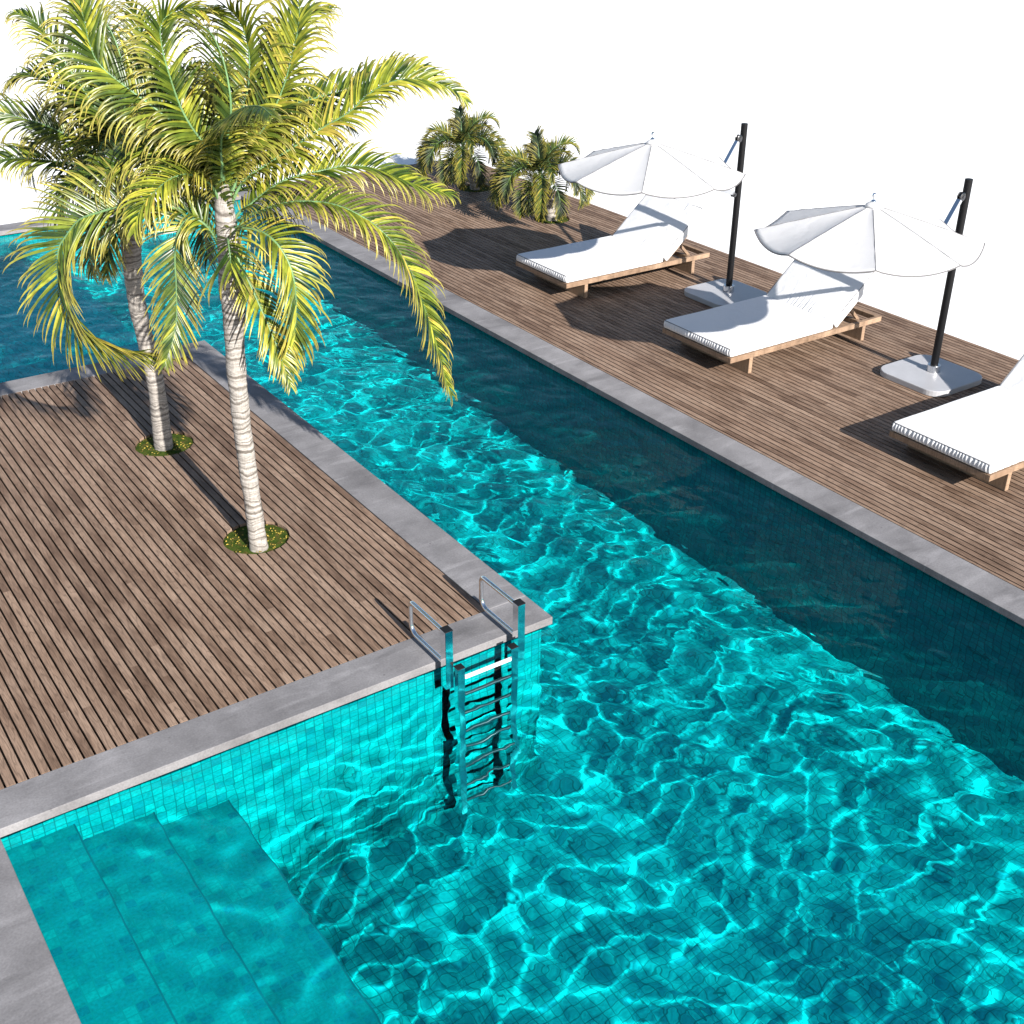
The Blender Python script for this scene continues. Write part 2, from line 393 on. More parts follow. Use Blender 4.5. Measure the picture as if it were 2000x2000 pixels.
# wooden decks: real boards with gaps, cut round the palm beds
BP, GAP, BT = .081, .0165, .028
HR = .32
def boards(name, x0, x1, y0, y1, holes=(), ragged=0):
    bm = bmesh.new(); n0 = math.ceil(x0/BP-1e-6); x = n0*BP
    cells = []
    if x-x0 > .02: cells.append((x0, x-GAP))
    while x < x1-.02:
        cells.append((x, min(x+BP-GAP, x1))); x += BP
    for a, c in cells:
        cuts = [h for h in holes if a < h[0]+HR and c > h[0]-HR]
        segs = []; lo = ([(a, y0), (c, y0)])
        for hx, hy in sorted(cuts, key=lambda q: q[1]):
            xsn = [a+(c-a)*t/6 for t in range(7)]
            near = [(q, hy-math.sqrt(max(0, HR*HR-(q-hx)**2))) for q in xsn]
            far = [(q, hy+math.sqrt(max(0, HR*HR-(q-hx)**2))) for q in xsn]
            segs.append(lo+list(reversed(near))); lo = far
        segs.append(lo+[(c, y1), (a, y1)])
        for sgm in segs:
            pts = []
            for q in sgm:
                if not pts or (abs(q[0]-pts[-1][0])+abs(q[1]-pts[-1][1])) > 1e-5: pts.append(q)
            top = [bm.verts.new((q[0], q[1], 0)) for q in pts]; bot = [bm.verts.new((q[0], q[1], -BT)) for q in pts]
            bm.faces.new(top)
            m_ = len(pts)
            for i in range(m_): bm.faces.new((top[i], bot[i], bot[(i+1)%m_], top[(i+1)%m_]))
    for p in (): pass
    o = bm_obj(name, bm, deck_wood_m); tag(o, kind='structure')
    return o
ISL_H = [(3.76, 9.85), (3.76, 12.35)]; DK_H = [(12.79, 17.41), (12.81, 19.97)]
boards('island_deck', XL+.002, XI-CW-.004, YI0+CW+.004, YI1-CW-.004, ISL_H)
boards('lounge_deck', XD, XE, YN-CW, YE, DK_H)
boards('near_deck', XL+.002, XP0-CW-.004, YN+.004, YI0-.004)
bm = bmesh.new()
for x0, x1, y0, y1 in ((XL, XI-CW, YI0+CW, YI1-CW), (XL, XP0-CW, YN, YI0)): box(bm, x0+.01, x1-.01, y0+.01, y1-.01, -.12, -.07)
box(bm, XD-.005, XE-.003, YN-CW+.003, YE-.003, -.12, -.07)
tag(bm_obj('deck_base', bm, pit_m), kind='structure')

# planting beds round the palms
def bed(x, y, label, r=HR-.004, full=True, seed=0):
    rd = random.Random(seed)
    t = empty('planting_bed', (x, y, -.03)); tag(t, label, 'planting bed', 'round moss beds let into the decks')
    bm = bmesh.new(); nr, na = 9, 40; c = bm.verts.new((0, 0, .012)); rings = []
    for i in range(1, nr+1):
        rr = r*i/nr
        rings.append([bm.verts.new((rr*math.cos(a), rr*math.sin(a), .012*(1-(i/nr)**2)+.006*rd.uniform(-1, 1))) for a in [2*math.pi*j/na for j in range(na)]])
    for j in range(na): bm.faces.new((c, rings[0][j], rings[0][(j+1)%na]))
    for p, q in zip(rings[:-1], rings[1:]):
        for j in range(na): bm.faces.new((p[j], q[j], q[(j+1)%na], p[(j+1)%na]))
    bm_obj('moss', bm, moss_m, t, smooth=True)
    bm = bmesh.new(); na = 48
    for j in range(na):
        a0, a1 = 2*math.pi*j/na, 2*math.pi*(j+1)/na
        q = [bm.verts.new((rr*math.cos(a), rr*math.sin(a), z)) for rr, a, z in ((r+.003, a0, -.03), (r+.003, a1, -.03), (r+.003, a1, .0), (r+.003, a0, .0))]
        bm.faces.new(q)
    bm_obj('rim', bm, soil_edge_m, t)
    bm = bmesh.new()
    for i in range(90):
        a = rd.uniform(0, 6.28); rr = r*.95*math.sqrt(rd.random()); s_ = rd.uniform(.006, .017); w = rd.uniform(0, 6.28)
        if rr < .09: continue
        M = Matrix.Translation((rr*math.cos(a), rr*math.sin(a), .022)) @ Matrix.Rotation(w, 4, 'Z') @ Matrix.Rotation(rd.uniform(-.5, .5), 4, 'X')
        q = [bm.verts.new(M @ Vector(p)) for p in ((-s_, 0, 0), (0, -s_*.55, .004), (s_, 0, 0), (0, s_*.55, .003))]
        bm.faces.new(q)
    tag(bm_obj('fallen_leaves', bm, litter_m, t), kind='stuff')
    return t
bed(ISL_H[0][0], ISL_H[0][1], 'round moss bed with fallen yellow leaves under the palm nearest the pool ladder', seed=1)
bed(ISL_H[1][0], ISL_H[1][1], 'round moss bed with fallen yellow leaves under the second palm behind', seed=2)
bed(DK_H[0][0], DK_H[0][1], 'round moss bed under the bushy palm closest to the sun loungers', seed=3)
bed(DK_H[1][0], DK_H[1][1], 'round moss bed in shade under the bushy palm farthest back on the deck', seed=4)
# ------------------------------------------------------------------ palms
def catmull(P, n):
    P = [Vector(p) for p in P]; P = [P[0]*2-P[1]]+P+[P[-1]*2-P[-2]]
    dense = []
    for i in range(1, len(P)-2):
        for s_ in range(12):
            t = s_/12; p0, p1, p2, p3 = P[i-1:i+3]
            dense.append(.5*((2*p1)+(p2-p0)*t+(2*p0-5*p1+4*p2-p3)*t*t+(3*p1-p0-3*p2+p3)*t**3))
    dense.append(P[-2])
    L = [0]
    for a, b_ in zip(dense[:-1], dense[1:]): L.append(L[-1]+(b_-a).length)
    out = []; j = 0
    for i in range(n):
        d = L[-1]*i/(n-1)
        while j < len(L)-2 and L[j+1] < d: j += 1
        f_ = (d-L[j])/max(1e-9, L[j+1]-L[j]); out.append(dense[j].lerp(dense[j+1], min(1, f_)))
    return out, L[-1]
DOWN = Vector((0, 0, -1))
def make_frond(parent, ctrl, leaf_len, curl, rd, lm, base_r=.014, spacing=.0235, width=.0135, tone0=.45, start=.13, lift=.42, segs=8, twist=25):
    n = 60; pts, Ltot = catmull(ctrl, n)
    h = Vector((0, 0, 0))
    for q in pts[4:40]: h += (q-pts[0])
    h.z = 0
    if h.length < 1e-4: h = Vector((1, 0, 0))
    H0 = Vector((-h.y, h.x, 0)).normalized(); tw = rad(twist)
    Tm = (pts[n//2+3]-pts[n//2-3]).normalized(); N0 = H0.cross(Tm)
    if H0.cross((pts[6]-pts[0]).normalized()).z < 0: N0 = -N0; tw = -tw
    if (N0*math.cos(tw)-H0*math.sin(tw)).dot(Vector((-.6, -.75, .3))) < (N0*math.cos(tw)+H0*math.sin(tw)).dot(Vector((-.6, -.75, .3))): tw = -tw
    def side(T, f_):
        w_ = tw*min(1, f_*3); return (H0*math.cos(w_)+T.cross(H0)*math.sin(w_)).normalized()
    flipN = H0.cross((pts[6]-pts[0]).normalized()).z < 0
    V = []; Fc = []; tone = []; mi = []
    # stalk
    nr = 7
    for i, p in enumerate(pts):
        T = (pts[min(i+1, n-1)]-pts[max(i-1, 0)]).normalized(); Nn = T.cross(H0).normalized(); B = T.cross(Nn)
        f_ = i/(n-1); r = base_r*(1-f_)**.8+.0016
        if f_ < .08: r *= 1+ (1-f_/.08)*.9
        for k_ in range(nr):
            a = 2*math.pi*k_/nr; V.append(p+Nn*(r*math.cos(a))+B*(r*1.25*math.sin(a))); tone.append((.3, 0, 0))
    for i in range(n-1):
        for k_ in range(nr):
            Fc.append((i*nr+k_, i*nr+(k_+1)%nr, (i+1)*nr+(k_+1)%nr, (i+1)*nr+k_)); mi.append(1)
    nl = int(Ltot*(1-start)/spacing)
    for j in range(nl):
        f_ = start+(1-start)*(j+.5)/nl
        x = f_*(n-1); i = min(int(x), n-2); p = pts[i].lerp(pts[i+1], x-i)
        T = (pts[min(i+2, n-1)]-pts[max(i-1, 0)]).normalized()
        H = side(T, f_); Nn = H.cross(T).normalized()
        if flipN: Nn = -Nn
        g_ = (f_-start)/(1-start)
        prof = min(1, .45+g_*2.6)*min(1, .30+(1-g_)*2.2)
        for sd in (-1, 1):
            if rd.random() < .04: continue
            L = leaf_len*prof*rd.uniform(.82, 1.15)
            al = rad(30+34*g_+rd.uniform(-8, 8))
            d = (H*sd*math.cos(al)+T*math.sin(al)+Nn*(lift*(1-.5*g_)+rd.uniform(-.12, .12))).normalized()
            q = p.copy(); ds = L/segs; cl = curl*rd.uniform(.7, 1.35); back = rd.uniform(.0, .5)*cl
            wd = width*rd.uniform(.8, 1.15)*(1.0 if prof > .7 else .8)
            t0 = min(1, max(0, tone0+rd.gauss(0, .24)))
            i0 = len(V)
            for s_ in range(segs+1):
                u = s_/segs
                w = wd*min(1, .35+u*5)*(max(0, 1-u)**.55) if s_ < segs else 0
                sv = d.cross(Nn)
                if sv.length < .1: sv = d.cross(H)
                sv.normalize(); up = sv.cross(d).normalized()
                V.append(q-sv*w+up*w*.45); V.append(q); V.append(q+sv*w+up*w*.45)
                for _ in range(3): tone.append((t0, u, 0))
                if s_ < segs:
                    q = q+d*ds
                    d = (d+(DOWN*(.05+.85*u*u)*cl + (-Nn)*(.04+.42*u*u)*cl - T*back*u*u*.8)*(8/segs)*.62).normalized()
            for s_ in range(segs):
                a = i0+s_*3
                Fc.append((a, a+1, a+4, a+3)); Fc.append((a+1, a+2, a+5, a+4)); mi += [0, 0]
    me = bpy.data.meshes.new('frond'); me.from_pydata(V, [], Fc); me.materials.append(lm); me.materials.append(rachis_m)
    me.polygons.foreach_set('material_index', mi); me.polygons.foreach_set('use_smooth', [True]*len(Fc))
    at = me.attributes.new('tone', 'FLOAT_VECTOR', 'POINT'); at.data.foreach_set('vector', [c for t in tone for c in t]); me.update()
    return link(bpy.data.objects.new('frond', me), parent)

def make_trunk(parent, path, radii, m, seed, rings=True):
    n = 150; pts, L = catmull(path, n); V = []; Fc = []; nr = 28
    zs = [p[2] for p in path]
    for i, p in enumerate(pts):
        f_ = i/(n-1); x = f_*(len(radii)-1); a = min(int(x), len(radii)-2); r = radii[a]*(1-(x-a))+radii[a+1]*(x-a)
        T = (pts[min(i+1, n-1)]-pts[max(i-1, 0)]).normalized(); A_ = T.orthogonal().normalized(); A_ = (Vector((1, 0, 0))-T*T.x).normalized(); B_ = T.cross(A_)
        rr = r*(1+.022*math.sin(p.z*62+2*math.sin(p.z*9+seed))+.02*math.sin(p.z*17+seed))
        for k_ in range(nr):
            an = 2*math.pi*k_/nr
            rk = rr*(1+.045*noise.noise(Vector((math.cos(an)*1.3, math.sin(an)*1.3, p.z*3+seed)))*2)
            V.append(p+A_*rk*math.cos(an)+B_*rk*math.sin(an))
    for i in range(n-1):
        for k_ in range(nr): Fc.append((i*nr+k_, i*nr+(k_+1)%nr, (i+1)*nr+(k_+1)%nr, (i+1)*nr+k_))
    Fc.append(tuple(reversed(range(nr)))); Fc.append(tuple((n-1)*nr+k_ for k_ in range(nr)))
    return mesh_obj('trunk', V, Fc, m, parent, smooth=True)

FRONDS = [
('A',0.42,1.0,[(0.00,0.00,3.30),(0.10,-0.04,3.45),(0.19,-0.07,3.71),(0.36,-0.13,3.89),(0.51,-0.18,4.15),(0.60,-0.22,4.39),(0.68,-0.25,4.67),(0.70,-0.25,4.89),(0.68,-0.25,5.07)]),
('A',0.36,1.0,[(0.00,0.00,3.30),(-0.04,0.01,3.59),(-0.09,0.03,3.77),(-0.18,0.07,3.94),(-0.24,0.09,4.10),(-0.29,0.10,4.32),(-0.32,0.11,4.53),(-0.31,0.11,4.69),(-0.24,0.09,4.77),(-0.11,0.04,4.82),(-0.00,0.00,4.80)]),
('A',0.34,0.6,[(0.00,0.00,2.72),(0.11,-0.09,3.15),(0.25,-0.21,3.25),(0.41,-0.34,3.32),(0.58,-0.49,3.34),(0.75,-0.63,3.31),(0.93,-0.78,3.20),(1.06,-0.89,3.05),(1.16,-0.98,2.85),(1.24,-1.04,2.60),(1.30,-1.09,2.35),(1.36,-1.14,2.08),(1.40,-1.18,1.82),(1.44,-1.21,1.67)]),
('A',0.36,0.6,[(0.00,0.00,2.95),(0.09,-0.02,3.18),(0.22,-0.06,3.28),(0.47,-0.13,3.44),(0.74,-0.20,3.50),(1.01,-0.27,3.53),(1.23,-0.33,3.50),(1.40,-0.38,3.42),(1.60,-0.43,3.33),(1.90,-0.51,3.22)]),
('A',0.3,0.5,[(0.00,0.00,3.15),(0.14,-0.07,3.45),(0.37,-0.17,3.62),(0.58,-0.27,3.76),(0.79,-0.37,3.90),(0.98,-0.46,4.01),(1.12,-0.52,4.14),(1.30,-0.61,4.24),(1.51,-0.70,4.25),(1.73,-0.81,4.18),(1.85,-0.86,4.07)]),
('A',0.34,0.6,[(0.00,0.00,3.25),(0.24,0.00,3.68),(0.51,0.00,3.99),(0.72,0.00,4.03),(0.94,0.00,4.06),(1.25,0.00,4.10),(1.56,0.00,4.17),(1.82,0.00,4.19),(2.07,0.00,4.13),(2.29,0.00,3.93)]),
('A',0.45,1.1,[(0.00,0.00,3.35),(0.10,0.03,3.61),(0.25,0.07,3.95),(0.35,0.09,4.18),(0.39,0.10,4.45),(0.34,0.09,4.67),(0.21,0.06,4.80),(0.05,0.01,4.83)]),
('A',0.46,1.1,[(0.00,0.00,3.35),(-0.02,0.01,3.50),(-0.11,0.06,3.71),(-0.25,0.14,3.91),(-0.39,0.22,4.06),(-0.56,0.32,4.22),(-0.72,0.42,4.39),(-0.77,0.45,4.54),(-0.79,0.45,4.76),(-0.81,0.47,4.98)]),
('A',0.3,1.0,[(0.00,0.00,3.00),(0.00,0.01,3.42),(-0.01,-0.08,3.63),(-0.01,-0.10,3.79),(-0.05,-0.35,4.02),(-0.12,-0.86,4.21),(-0.19,-1.37,4.32),(-0.23,-1.67,4.31)]),
('A',0.45,0.35,[(0.00,0.00,2.75),(-0.15,0.08,3.16),(-0.28,0.16,3.25),(-0.52,0.30,3.29),(-0.74,0.43,3.28),(-0.89,0.51,3.24),(-1.03,0.60,3.18),(-1.14,0.66,3.05),(-1.21,0.70,2.94),(-1.25,0.72,2.73),(-1.26,0.73,2.52),(-1.22,0.71,2.36),(-1.15,0.66,2.22),(-1.03,0.60,2.11),(-0.90,0.52,2.03),(-0.70,0.41,1.98),(-0.58,0.34,1.94)]),
('A',0.34,0.5,[(0.00,0.00,2.80),(-0.16,0.04,3.13),(-0.28,0.08,3.19),(-0.38,0.10,3.10),(-0.43,0.11,2.90),(-0.45,0.12,2.63),(-0.48,0.13,2.36),(-0.54,0.14,2.16),(-0.62,0.17,1.95)]),
('A',0.36,0.6,[(0.00,0.00,2.80),(0.03,-0.06,3.09),(0.10,-0.19,3.12),(0.18,-0.33,3.11),(0.24,-0.46,3.04),(0.29,-0.54,2.91),(0.31,-0.59,2.75),(0.31,-0.59,2.51),(0.29,-0.54,2.23),(0.24,-0.44,1.89)]),
('A',0.28,0.5,[(0.00,0.00,2.70),(0.01,-0.03,2.95),(0.04,-0.15,2.80),(0.08,-0.30,2.56),(0.12,-0.46,2.29),(0.15,-0.57,2.06),(0.17,-0.65,1.86)]),
('A',0.38,1.2,[(0.00,0.00,3.10),(-0.06,0.05,3.46),(-0.18,0.15,3.60),(-0.32,0.27,3.65),(-0.49,0.41,3.64),(-0.68,0.57,3.58),(-0.89,0.75,3.49),(-1.11,0.93,3.35)]),
('A',0.38,1.2,[(0.00,0.00,3.20),(-0.02,0.04,3.58),(-0.06,0.10,3.82),(-0.14,0.24,4.00),(-0.23,0.40,4.09),(-0.35,0.61,4.09),(-0.48,0.83,4.01)]),
('A',0.36,1.0,[(0.00,0.00,3.35),(0.17,0.06,3.63),(0.43,0.16,3.98),(0.69,0.25,4.29),(0.82,0.30,4.52),(1.06,0.39,4.65),(1.36,0.50,4.68)]),
('A',0.42,1.1,[(0.00,0.00,3.35),(0.03,-0.07,3.72),(0.08,-0.17,4.07),(0.07,-0.16,4.40),(0.03,-0.07,4.62),(-0.03,0.07,4.70)]),
('A',0.34,0.9,[(0.00,0.00,3.00),(-0.07,-0.03,3.41),(-0.23,-0.08,3.57),(-0.42,-0.15,3.61),(-0.62,-0.23,3.55),(-0.79,-0.29,3.43),(-0.87,-0.32,3.27)]),
('A',0.36,0.8,[(0.00,0.00,3.30),(0.16,0.05,3.60),(0.40,0.13,3.82),(0.69,0.22,3.95),(0.97,0.32,3.94),(1.25,0.41,3.83),(1.49,0.48,3.64)]),
('B',0.44,1.0,[(0.00,0.00,3.10),(0.00,-0.01,3.36),(-0.00,0.01,3.62),(-0.02,0.11,3.90),(-0.02,0.13,4.17),(-0.04,0.20,4.44),(-0.06,0.32,4.68)]),
('B',0.36,0.9,[(0.00,0.00,2.85),(-0.12,0.07,3.08),(-0.30,0.17,3.26),(-0.44,0.26,3.39),(-0.61,0.35,3.49),(-0.80,0.46,3.56),(-0.95,0.55,3.61),(-1.12,0.65,3.59)]),
('B',0.32,0.9,[(0.00,0.00,2.80),(-0.11,0.03,3.04),(-0.43,0.11,3.13),(-0.69,0.19,3.19),(-0.98,0.26,3.23),(-1.25,0.34,3.21)]),
('B',0.4,1.1,[(0.00,0.00,2.95),(-0.08,0.07,3.30),(-0.21,0.18,3.57),(-0.36,0.30,3.78),(-0.52,0.44,3.91),(-0.68,0.57,3.91),(-0.81,0.68,3.81)]),
('B',0.42,1.1,[(0.00,0.00,3.00),(-0.04,0.05,3.40),(-0.16,0.19,3.68),(-0.29,0.34,3.98),(-0.38,0.46,4.23),(-0.49,0.58,4.41),(-0.60,0.72,4.47)]),
('B',0.42,1.0,[(0.00,0.00,3.10),(0.09,0.07,3.41),(0.27,0.23,3.68),(0.43,0.36,3.99),(0.47,0.39,4.30),(0.40,0.33,4.54)]),
('B',0.38,1.0,[(0.00,0.00,3.00),(0.15,0.05,3.33),(0.42,0.15,3.56),(0.73,0.27,3.73),(1.06,0.39,3.84),(1.39,0.51,3.79)]),
('B',0.32,0.8,[(0.00,0.00,2.75),(-0.15,-0.03,2.98),(-0.28,-0.05,2.80),(-0.41,-0.07,2.62),(-0.50,-0.09,2.38),(-0.50,-0.09,2.09)]),
('B',0.34,0.8,[(0.00,0.00,2.75),(0.06,-0.04,2.90),(0.24,-0.14,3.00),(0.41,-0.24,2.98),(0.55,-0.32,2.82),(0.61,-0.35,2.59)]),
('B',0.3,0.6,[(0.00,0.00,2.70),(-0.03,-0.02,2.96),(-0.12,-0.06,2.76),(-0.22,-0.10,2.55),(-0.32,-0.15,2.32),(-0.39,-0.18,2.07)]),
('B',0.34,0.9,[(0.00,0.00,2.90),(0.10,-0.02,3.10),(0.36,-0.06,3.28),(0.64,-0.11,3.34),(0.91,-0.16,3.28),(1.13,-0.20,3.11)]),
('B',0.42,1.0,[(0.00,0.00,3.00),(0.02,-0.04,3.41),(0.07,-0.14,3.81),(0.07,-0.13,4.18),(0.01,-0.02,4.44),(-0.08,0.15,4.56)]),
]
palmA = tag(empty('palm_tree', (3.727, 9.68, 0)), 'tall palm with pale ringed trunk on the island deck nearest the pool ladder', 'palm tree', 'tall palms on the island deck')
make_trunk(palmA, [(-.015, .01, -.04), (-.022, .012, .4), (-.035, .02, .75), (-.042, .024, 1.13), (-.042, .024, 1.5), (-.04, .02, 1.8), (-.03, .016, 2.1), (-.01, .004, 2.4), (-.004, 0, 2.68), (.006, -.009, 2.96), (.002, 0, 3.23), (.0, 0, 3.46)],
           [.090, .082, .080, .082, .083, .084, .083, .088, .112, .100, .090, .055], bark_m, 1.7)
palmB = tag(empty('palm_tree', (3.745, 12.30, 0)), 'tall palm behind with trunk tinted darker for shade, second palm on the island deck', 'palm tree', 'tall palms on the island deck')
make_trunk(palmB, [(-.01, .01, -.04), (-.005, .0, .33), (.0, 0, .65), (-.015, .01, 1.02), (-.037, .025, 1.32), (-.06, .04, 1.67), (-.05, .034, 2.07), (-.02, .014, 2.46), (0, 0, 2.8), (0, 0, 3.15)],
           [.105, .098, .092, .088, .088, .09, .095, .112, .10, .07], bark_far_m, 6.2)
rd = random.Random(5)
TW = [50, 65, 22, 30, 45, 30, 25, 50, 5, 65, 75, 18, 12, 35, 35]
for ti, (tr, L, cu, P) in enumerate(FRONDS):
    make_frond(palmA if tr == 'A' else palmB, P, L*1.2, cu*1.15+.35, rd, leaf_m, tone0=rd.uniform(.38, .70) if tr == 'A' else rd.uniform(.25, .58), base_r=.013, twist=TW[ti] if ti < len(TW) else rd.uniform(15, 50))
def arch(c0, az, el, L, k0=7, k1=3.2):
    a = rad(az-34.5); e = rad(el); p = Vector(c0); P = [p.copy()]
    for i in range(9):
        p = p+Vector((math.cos(a)*math.cos(e), math.sin(a)*math.cos(e), math.sin(e)))*L/9; P.append(p.copy()); e -= rad(k0+i*k1)*(.6+.5*math.cos(e))
    return P
for t_, z, spec in ((palmA, 3.3, ((100, 80, 1.6), (128, 70, 1.6), (62, 75, 1.65), (170, 55, 1.3), (80, 60, 1.7), (28, 68, 1.5), (110, 50, 1.5), (150, 35, 1.3), (50, 45, 1.5), (70, 15, 1.2), (120, 10, 1.2))), (palmA, 2.98, ((285, 30, .55),)),
                    (palmB, 3.05, ((90, 85, 1.75), (120, 72, 1.65), (62, 72, 1.7), (148, 62, 1.5), (35, 62, 1.6), (-90, 60, 1.1), (180, 48, 1.35), (100, 52, 1.6), (10, 50, 1.4), (75, 40, 1.5), (130, 35, 1.4), (160, -5, 1.1), (60, 0, 1.1), (205, 10, 1.1)))):
    for a_, e_, L_ in spec:
        make_frond(t_, arch((0, 0, z), a_, e_, L_), .50, 1.35, rd, leaf_m, tone0=rd.uniform(.25, .6), base_r=.012)
def small_palm(x, y, label):
    rd = random.Random(21)
    t = tag(empty('bushy_palm', (x, y, 0)), label, 'palm bush', 'low bushy palms on the lounge deck')
    cx, cy, cz = -.22, .10, .72
    make_trunk(t, [(0, 0, -.04), (-.03, .01, .2), (-.08, .02, .5), (cx, cy, cz+.08)], [.10, .085, .08, .07, .04], bark_far_m, 3.0)
    spec = [(182, 38, 1.15), (165, 58, 1.05), (140, 50, 1.0), (110, 76, .95), (95, 55, 1.05), (75, 84, .9), (60, 60, 1.05), (35, 66, 1.0), (15, 48, 1.1), (2, 25, 1.25), (-22, 35, 1.35),
            (-48, 48, 1.3), (-75, 62, 1.15), (-88, 40, 1.5), (-105, 20, 1.05), (-128, 42, 1.35), (-150, 30, 1.2), (-172, 20, 1.2), (205, 46, 1.1), (45, 30, 1.05), (130, 30, 1.05), (-88, 18, 1.2), (-58, 14, 1.1), (-118, 16, 1.1), (-30, 30, 1.25), (100, 88, 1.1), (20, 76, 1.15)]
    for a, el, L in spec:
        a = rad(a-34.5); e = rad(el); p = Vector((cx, cy, cz)); P = [p.copy()]; n_ = 8; L *= 1.0
        for i in range(n_):
            d = Vector((math.cos(a)*math.cos(e), math.sin(a)*math.cos(e), math.sin(e))); p = p+d*L/n_; P.append(p.copy())
            e -= rad(8+ (i*3.3))*(.7+.5*math.cos(e))
        for q in P: q.z = max(q.z, .04)
        make_frond(t, P, .26, .5, rd, small_leaf_m, base_r=.008, spacing=.018, width=.0125, tone0=rd.uniform(.15, .75), start=.16, lift=.5, segs=5)
    return t
sp = small_palm(12.79, 17.41, 'low bushy palm with dark arching fronds, next to the far parasol and sun lounger')
c = copy_tree(sp); c.location = (12.81, 19.97, 0); c['label'] = 'low bushy palm farthest back, at the far corner of the lounge deck'

# ------------------------------------------------------------------ sun loungers
def puffy(x0, x1, y0, y1, z0, z1, nx, ny, nz, r, disp=None):
    """rounded box as one closed grid surface"""
    V = {}; verts = []; faces = []
    def vid(i, j, k_):
        key = (i, j, k_)
        if key not in V:
            p = Vector((x0+(x1-x0)*i/nx, y0+(y1-y0)*j/ny, z0+(z1-z0)*k_/nz))
            c_ = Vector((min(max(p.x, x0+r), x1-r), min(max(p.y, y0+r), y1-r), min(max(p.z, z0+r), z1-r)))
            d = p-c_
            if d.length > 1e-6:
                m_ = max(abs(d.x), abs(d.y), abs(d.z)); p = c_+d.normalized()*m_
            if disp: p = disp(p, i/nx, j/ny, k_/nz)
            V[key] = len(verts); verts.append(p)
        return V[key]
    for i in range(nx):
        for j in range(ny):
            faces.append((vid(i, j, nz), vid(i+1, j, nz), vid(i+1, j+1, nz), vid(i, j+1, nz)))
            faces.append((vid(i, j, 0), vid(i, j+1, 0), vid(i+1, j+1, 0), vid(i+1, j, 0)))
    for i in range(nx):
        for k_ in range(nz):
            faces.append((vid(i, 0, k_), vid(i+1, 0, k_), vid(i+1, 0, k_+1), vid(i, 0, k_+1)))
            faces.append((vid(i, ny, k_), vid(i, ny, k_+1), vid(i+1, ny, k_+1), vid(i+1, ny, k_)))
    for j in range(ny):
        for k_ in range(nz):
            faces.append((vid(0, j, k_), vid(0, j, k_+1), vid(0, j+1, k_+1), vid(0, j+1, k_)))
            faces.append((vid(nx, j, k_), vid(nx, j+1, k_), vid(nx, j+1, k_+1), vid(nx, j, k_+1)))
    return verts, faces
